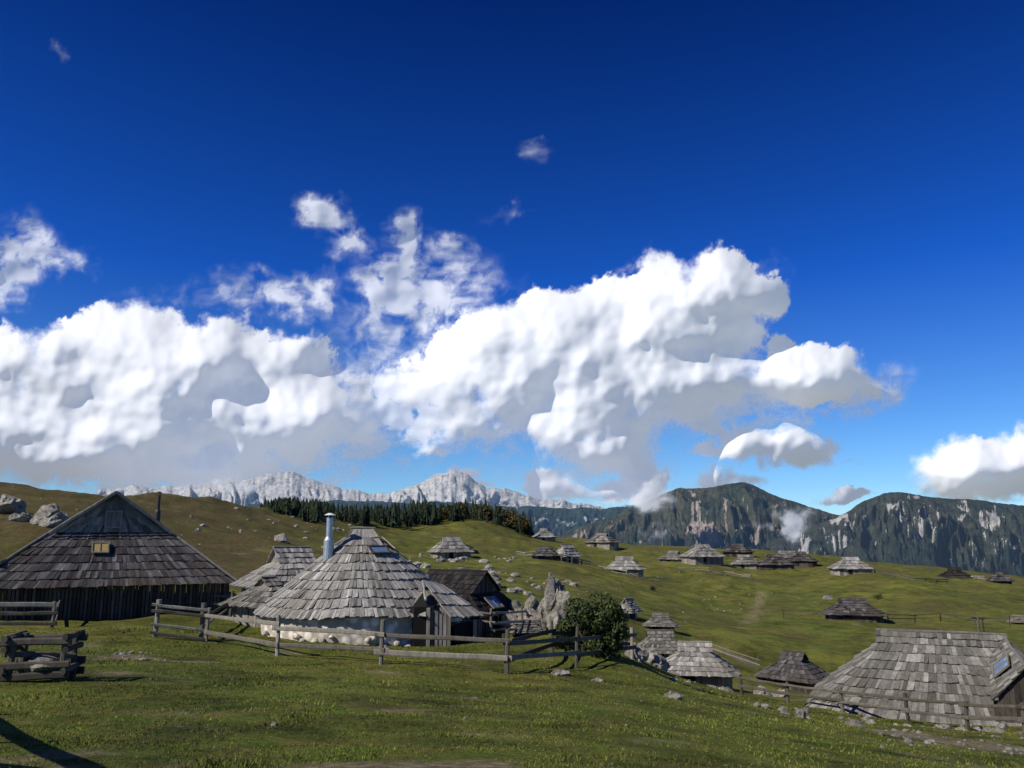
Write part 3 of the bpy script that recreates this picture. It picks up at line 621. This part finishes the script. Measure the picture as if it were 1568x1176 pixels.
for i,(px,py,d,s,t) in enumerate(((70,815,78,1.5,1),(12,795,85,1.8,.9),(30,812,80,.9,.8),(790,965,47,.9,1.5),(815,960,50,.9,1.4),(878,950,52,.9,1.2),(770,955,52,.8,1.2),(860,1035,27,.3,.6),(918,1048,26,.2,.5),(1030,1062,24,.25,.5),(1226,1090,27,.2,1.1),
 (975,1010,38,.6,.8),(990,1015,40,.7,.8),(1005,1005,45,.7,.9),(1165,1040,50,.6,.8),(1190,1035,52,.7,.8),(430,830,118,1.3,.7),(755,900,85,1.,1.1),(740,890,95,1.2,1),(1265,905,150,1.2,.8),(585,1015,32,.3,.6))):
    boulder(px,py,d,s,t,seed=i+2)
sc=MB()
def scat(n,pxr,pyr,dr,sr):
    for i in range(n):
        f=random.random();px=random.uniform(*pxr);d=dr[0]+(dr[1]-dr[0])*f;py=pyr[0]+(pyr[1]-pyr[0])*f
        s=sr[0]+(sr[1]-sr[0])*random.random()**2.5;x,y,z=G(px,py,d);rock(sc,(x,y,z+s*.1),s,i*1.37+px,.6,2 if d<110 else 1,1,rough=.5)
scat(90,(600,790),(900,835),(85,180),(.2,1.1));scat(45,(740,900),(935,890),(55,110),(.15,.8));scat(40,(1050,1290),(935,905),(120,165),(.1,.35))
scat(50,(340,560),(840,790),(110,220),(.2,.9));scat(40,(0,330),(800,730),(90,150),(.15,.7));scat(30,(880,1500),(960,870),(80,240),(.1,.35));scat(60,(1150,1568),(1105,1125),(27,34),(.05,.28));scat(90,(1350,1568),(1150,1120),(19,27),(.02,.14))
scat(45,(950,1130),(1050,985),(35,70),(.08,.45));scat(26,(100,1500),(1150,1060),(9.5,22),(.015,.06));scat(20,(160,260),(1004,998),(25,28),(.04,.13))
sc.obj('scattered_rocks',[M_stone])
# ------------------------------------------------------------------ vegetation
def fol(name,c0,c1,c2):
    t=NT(name);c=t.ramp(t.attr('rnd'),[(0,c0),(.5,c1),(1,c2)]);return t.fin(c,.75,.2)
M_leaf=fol('shrub_leaves',(.018,.028,.008),(.042,.06,.014),(.085,.105,.03));M_con=fol('conifer_needles',(.008,.015,.008),(.018,.03,.013),(.036,.05,.018));M_aut=fol('autumn_leaves',(.03,.03,.01),(.065,.055,.016),(.12,.075,.022))
def leaves(center,rad,lumps,nl,size,sp=.5):
    C=np.clip(rng.normal(0,sp,(lumps,3)),-.8,.8)*rad;R_=rng.uniform(.35,.6,lumps)*min(rad);idx=rng.integers(0,lumps,nl)
    dv=rng.normal(0,1,(nl,3));dv/=np.linalg.norm(dv,axis=1)[:,None];p=C[idx]+dv*(R_[idx]*rng.uniform(.55,1.1,nl)**.6)[:,None]
    p[:,2]=np.maximum(p[:,2],-rad[2]*.95)
    a=rng.normal(0,1,(nl,3));a/=np.linalg.norm(a,axis=1)[:,None];b=np.cross(a,dv+rng.normal(0,.5,(nl,3)));b/=np.linalg.norm(b,axis=1)[:,None]+1e-6
    s=size*rng.uniform(.5,1.3,nl)[:,None];p=p+np.array(center)
    V=np.stack([p-a*s,p-b*s*.6,p+a*s,p+b*s*.6],1);r_=np.repeat(np.clip(rng.uniform(0,.7,nl)+.3*dv[:,2],0,1),4);return V.reshape(-1,3),r_
def shrub(px,py,d,rad,nl,name='green_shrub'):
    x,y,z=G(px,py,d);V,r_=leaves((0,0,rad[2]*.8),np.array(rad),30,nl,.07,.42);E=empty(name,(x,y,z))
    mesh_np('foliage',V,np.arange(len(V)).reshape(-1,4),M_leaf,{'rnd':r_},smooth=False,parent=E)
    m=MB()
    for i in range(6): 
        a=i*1.05;m.beam((0,0,-.2),(math.cos(a)*rad[0]*.6,math.sin(a)*rad[1]*.6,rad[2]*1.0),.07,.07)
    m.obj('stems',[M_wall],E)
shrub(910,1012,33.5,(1.15,.9,1.2),14000);shrub(880,1008,35,(.9,.7,.6),5500)
for px,py,d,s in((745,895,90,.6),(610,870,130,.9),(560,868,120,.7),(1345,912,150,.7),(1000,905,140,.5)): shrub(px,py,d,(s*1.3,s,s*.8),700,'low_shrub')
tv=[];tf=[];tr_=[]
def conifer(x,y,z,h,w):
    nl=9;r0=random.random()*.5
    for i in range(nl):
        f=i/nl;zb=z+h*(.08+.86*f);rr=w*(1-f)**.85*random.uniform(.8,1.15)+.1;zt=zb+h*.22*(1-f*.4);k=9;b=len(tv);tv.append((x,y,min(zt,z+h)));tr_.append(.6)
        for j in range(2*k):
            a=j*math.pi/k+random.random()*.25;q=rr*(1 if j%2==0 else .55)*random.uniform(.75,1.15);tv.append((x+math.cos(a)*q,y+math.sin(a)*q,zb-(.05*h if j%2==0 else -.02*h)));tr_.append(min(1,r0+random.random()*.5))
        for j in range(2*k): tf.append((b,b+1+j,b+1+(j+1)%(2*k)))
for i in range(110):
    px=random.uniform(398,490);d=random.uniform(205,245);x,y,z=G(px,786,d);t=float(W(px,762+random.uniform(-5,9)+abs(px-445)*.12,d)[2]);z=min(z,t-5);conifer(x,y,z,t-z,random.uniform(1.5,2.3))
sky_t=lambda px:np.interp(px,[485,520,560,600,640,680,720,760,800,815],[768,774,776,774,767,769,766,772,784,797])
for i in range(400):
    px=random.uniform(486,812)if random.random()<.7 else random.uniform(486,660);x,_,_=W(px,800,300);d=float(np.interp(math.atan2(float(x),300),RID[:,0],RID[:,1]))*random.uniform(.93,1.15);x,y,_=W(px,800,d);z=float(gz(x,y)[0]);t=float(W(px,sky_t(px)+random.uniform(-7,14),d)[2])
    if random.random()<.3 and px>660: continue
    h=t-z
    if h<2.5: continue
    conifer(x,y,z,h,min(3.2,h*.24)*random.uniform(.8,1.2))
mesh_np('conifer_forest',tv,np.array(tf),M_con,{'rnd':tr_},smooth=False,cnt=3)
VV=[];RR=[]
for i in range(80):
    px=random.uniform(645,808);d=random.uniform(298,335);x,y,_=W(px,800,d);z=float(gz(x,y)[0]);t=float(W(px,sky_t(px)+random.uniform(0,16),d)[2]);h=max(3,min(10,t-z));v,r_=leaves((x,y,max(z+h*.5,t-h*.5)),np.array((2.6,2.4,h*.5)),7,220,.5);VV.append(v);RR.append(r_)
VV=np.concatenate(VV);mesh_np('autumn_woodland',VV,np.arange(len(VV)).reshape(-1,4),M_aut,{'rnd':np.concatenate(RR)},smooth=False)
# ------------------------------------------------------------------ light, sky, camera
el_=math.radians(38);sd=Vector((-.87,-.49,0)).normalized()*math.cos(el_)+Vector((0,0,math.sin(el_)))
L=bpy.data.lights.new('sun','SUN');L.energy=5.0;L.angle=math.radians(.5);L.color=(1,.95,.86);so=link(bpy.data.objects.new('sun',L));so.rotation_euler=sd.to_track_quat('Z','Y').to_euler();so.location=(-30,-20,40)
w=bpy.data.worlds.new('World');scene.world=w;w.use_nodes=True;nt=w.node_tree;bg=nt.nodes['Background'];sk=nt.nodes.new('ShaderNodeTexSky');sk.sky_type='NISHITA';sk.sun_disc=False;sk.sun_elevation=el_;sk.sun_rotation=math.atan2(sd.x,sd.y);sk.altitude=1600;sk.dust_density=.3;sk.ozone_density=4;sk.air_density=1.0
hs=nt.nodes.new('ShaderNodeMix');hs.data_type='RGBA';hs.blend_type='MULTIPLY';hs.inputs[0].default_value=1
tc=nt.nodes.new('ShaderNodeTexCoord');sp=nt.nodes.new('ShaderNodeSeparateXYZ');rp=nt.nodes.new('ShaderNodeValToRGB')
e=rp.color_ramp.elements;e[0].position=0;e[0].color=(.62,.85,1.05,1);e[1].position=.62;e[1].color=(.01,.115,.46,1)
q=e.new(.12);q.color=(.36,.66,1.0,1);q=e.new(.3);q.color=(.07,.37,1.02,1)
nt.links.new(tc.outputs['Generated'],sp.inputs[0]);nt.links.new(sp.outputs['Z'],rp.inputs[0]);nt.links.new(sk.outputs[0],hs.inputs[6]);nt.links.new(rp.outputs[0],hs.inputs[7]);nt.links.new(hs.outputs[2],bg.inputs[0]);bg.inputs[1].default_value=.12
cam=bpy.data.cameras.new('camera');cam.sensor_width=36;cam.lens=36*F/1568;cam.clip_end=60000;cam.clip_start=.1;co=link(bpy.data.objects.new('camera',cam));co.rotation_euler=(math.pi/2+TH,0,0);scene.camera=co
scene.view_settings.view_transform='Standard';scene.view_settings.look='None';scene.view_settings.exposure=0
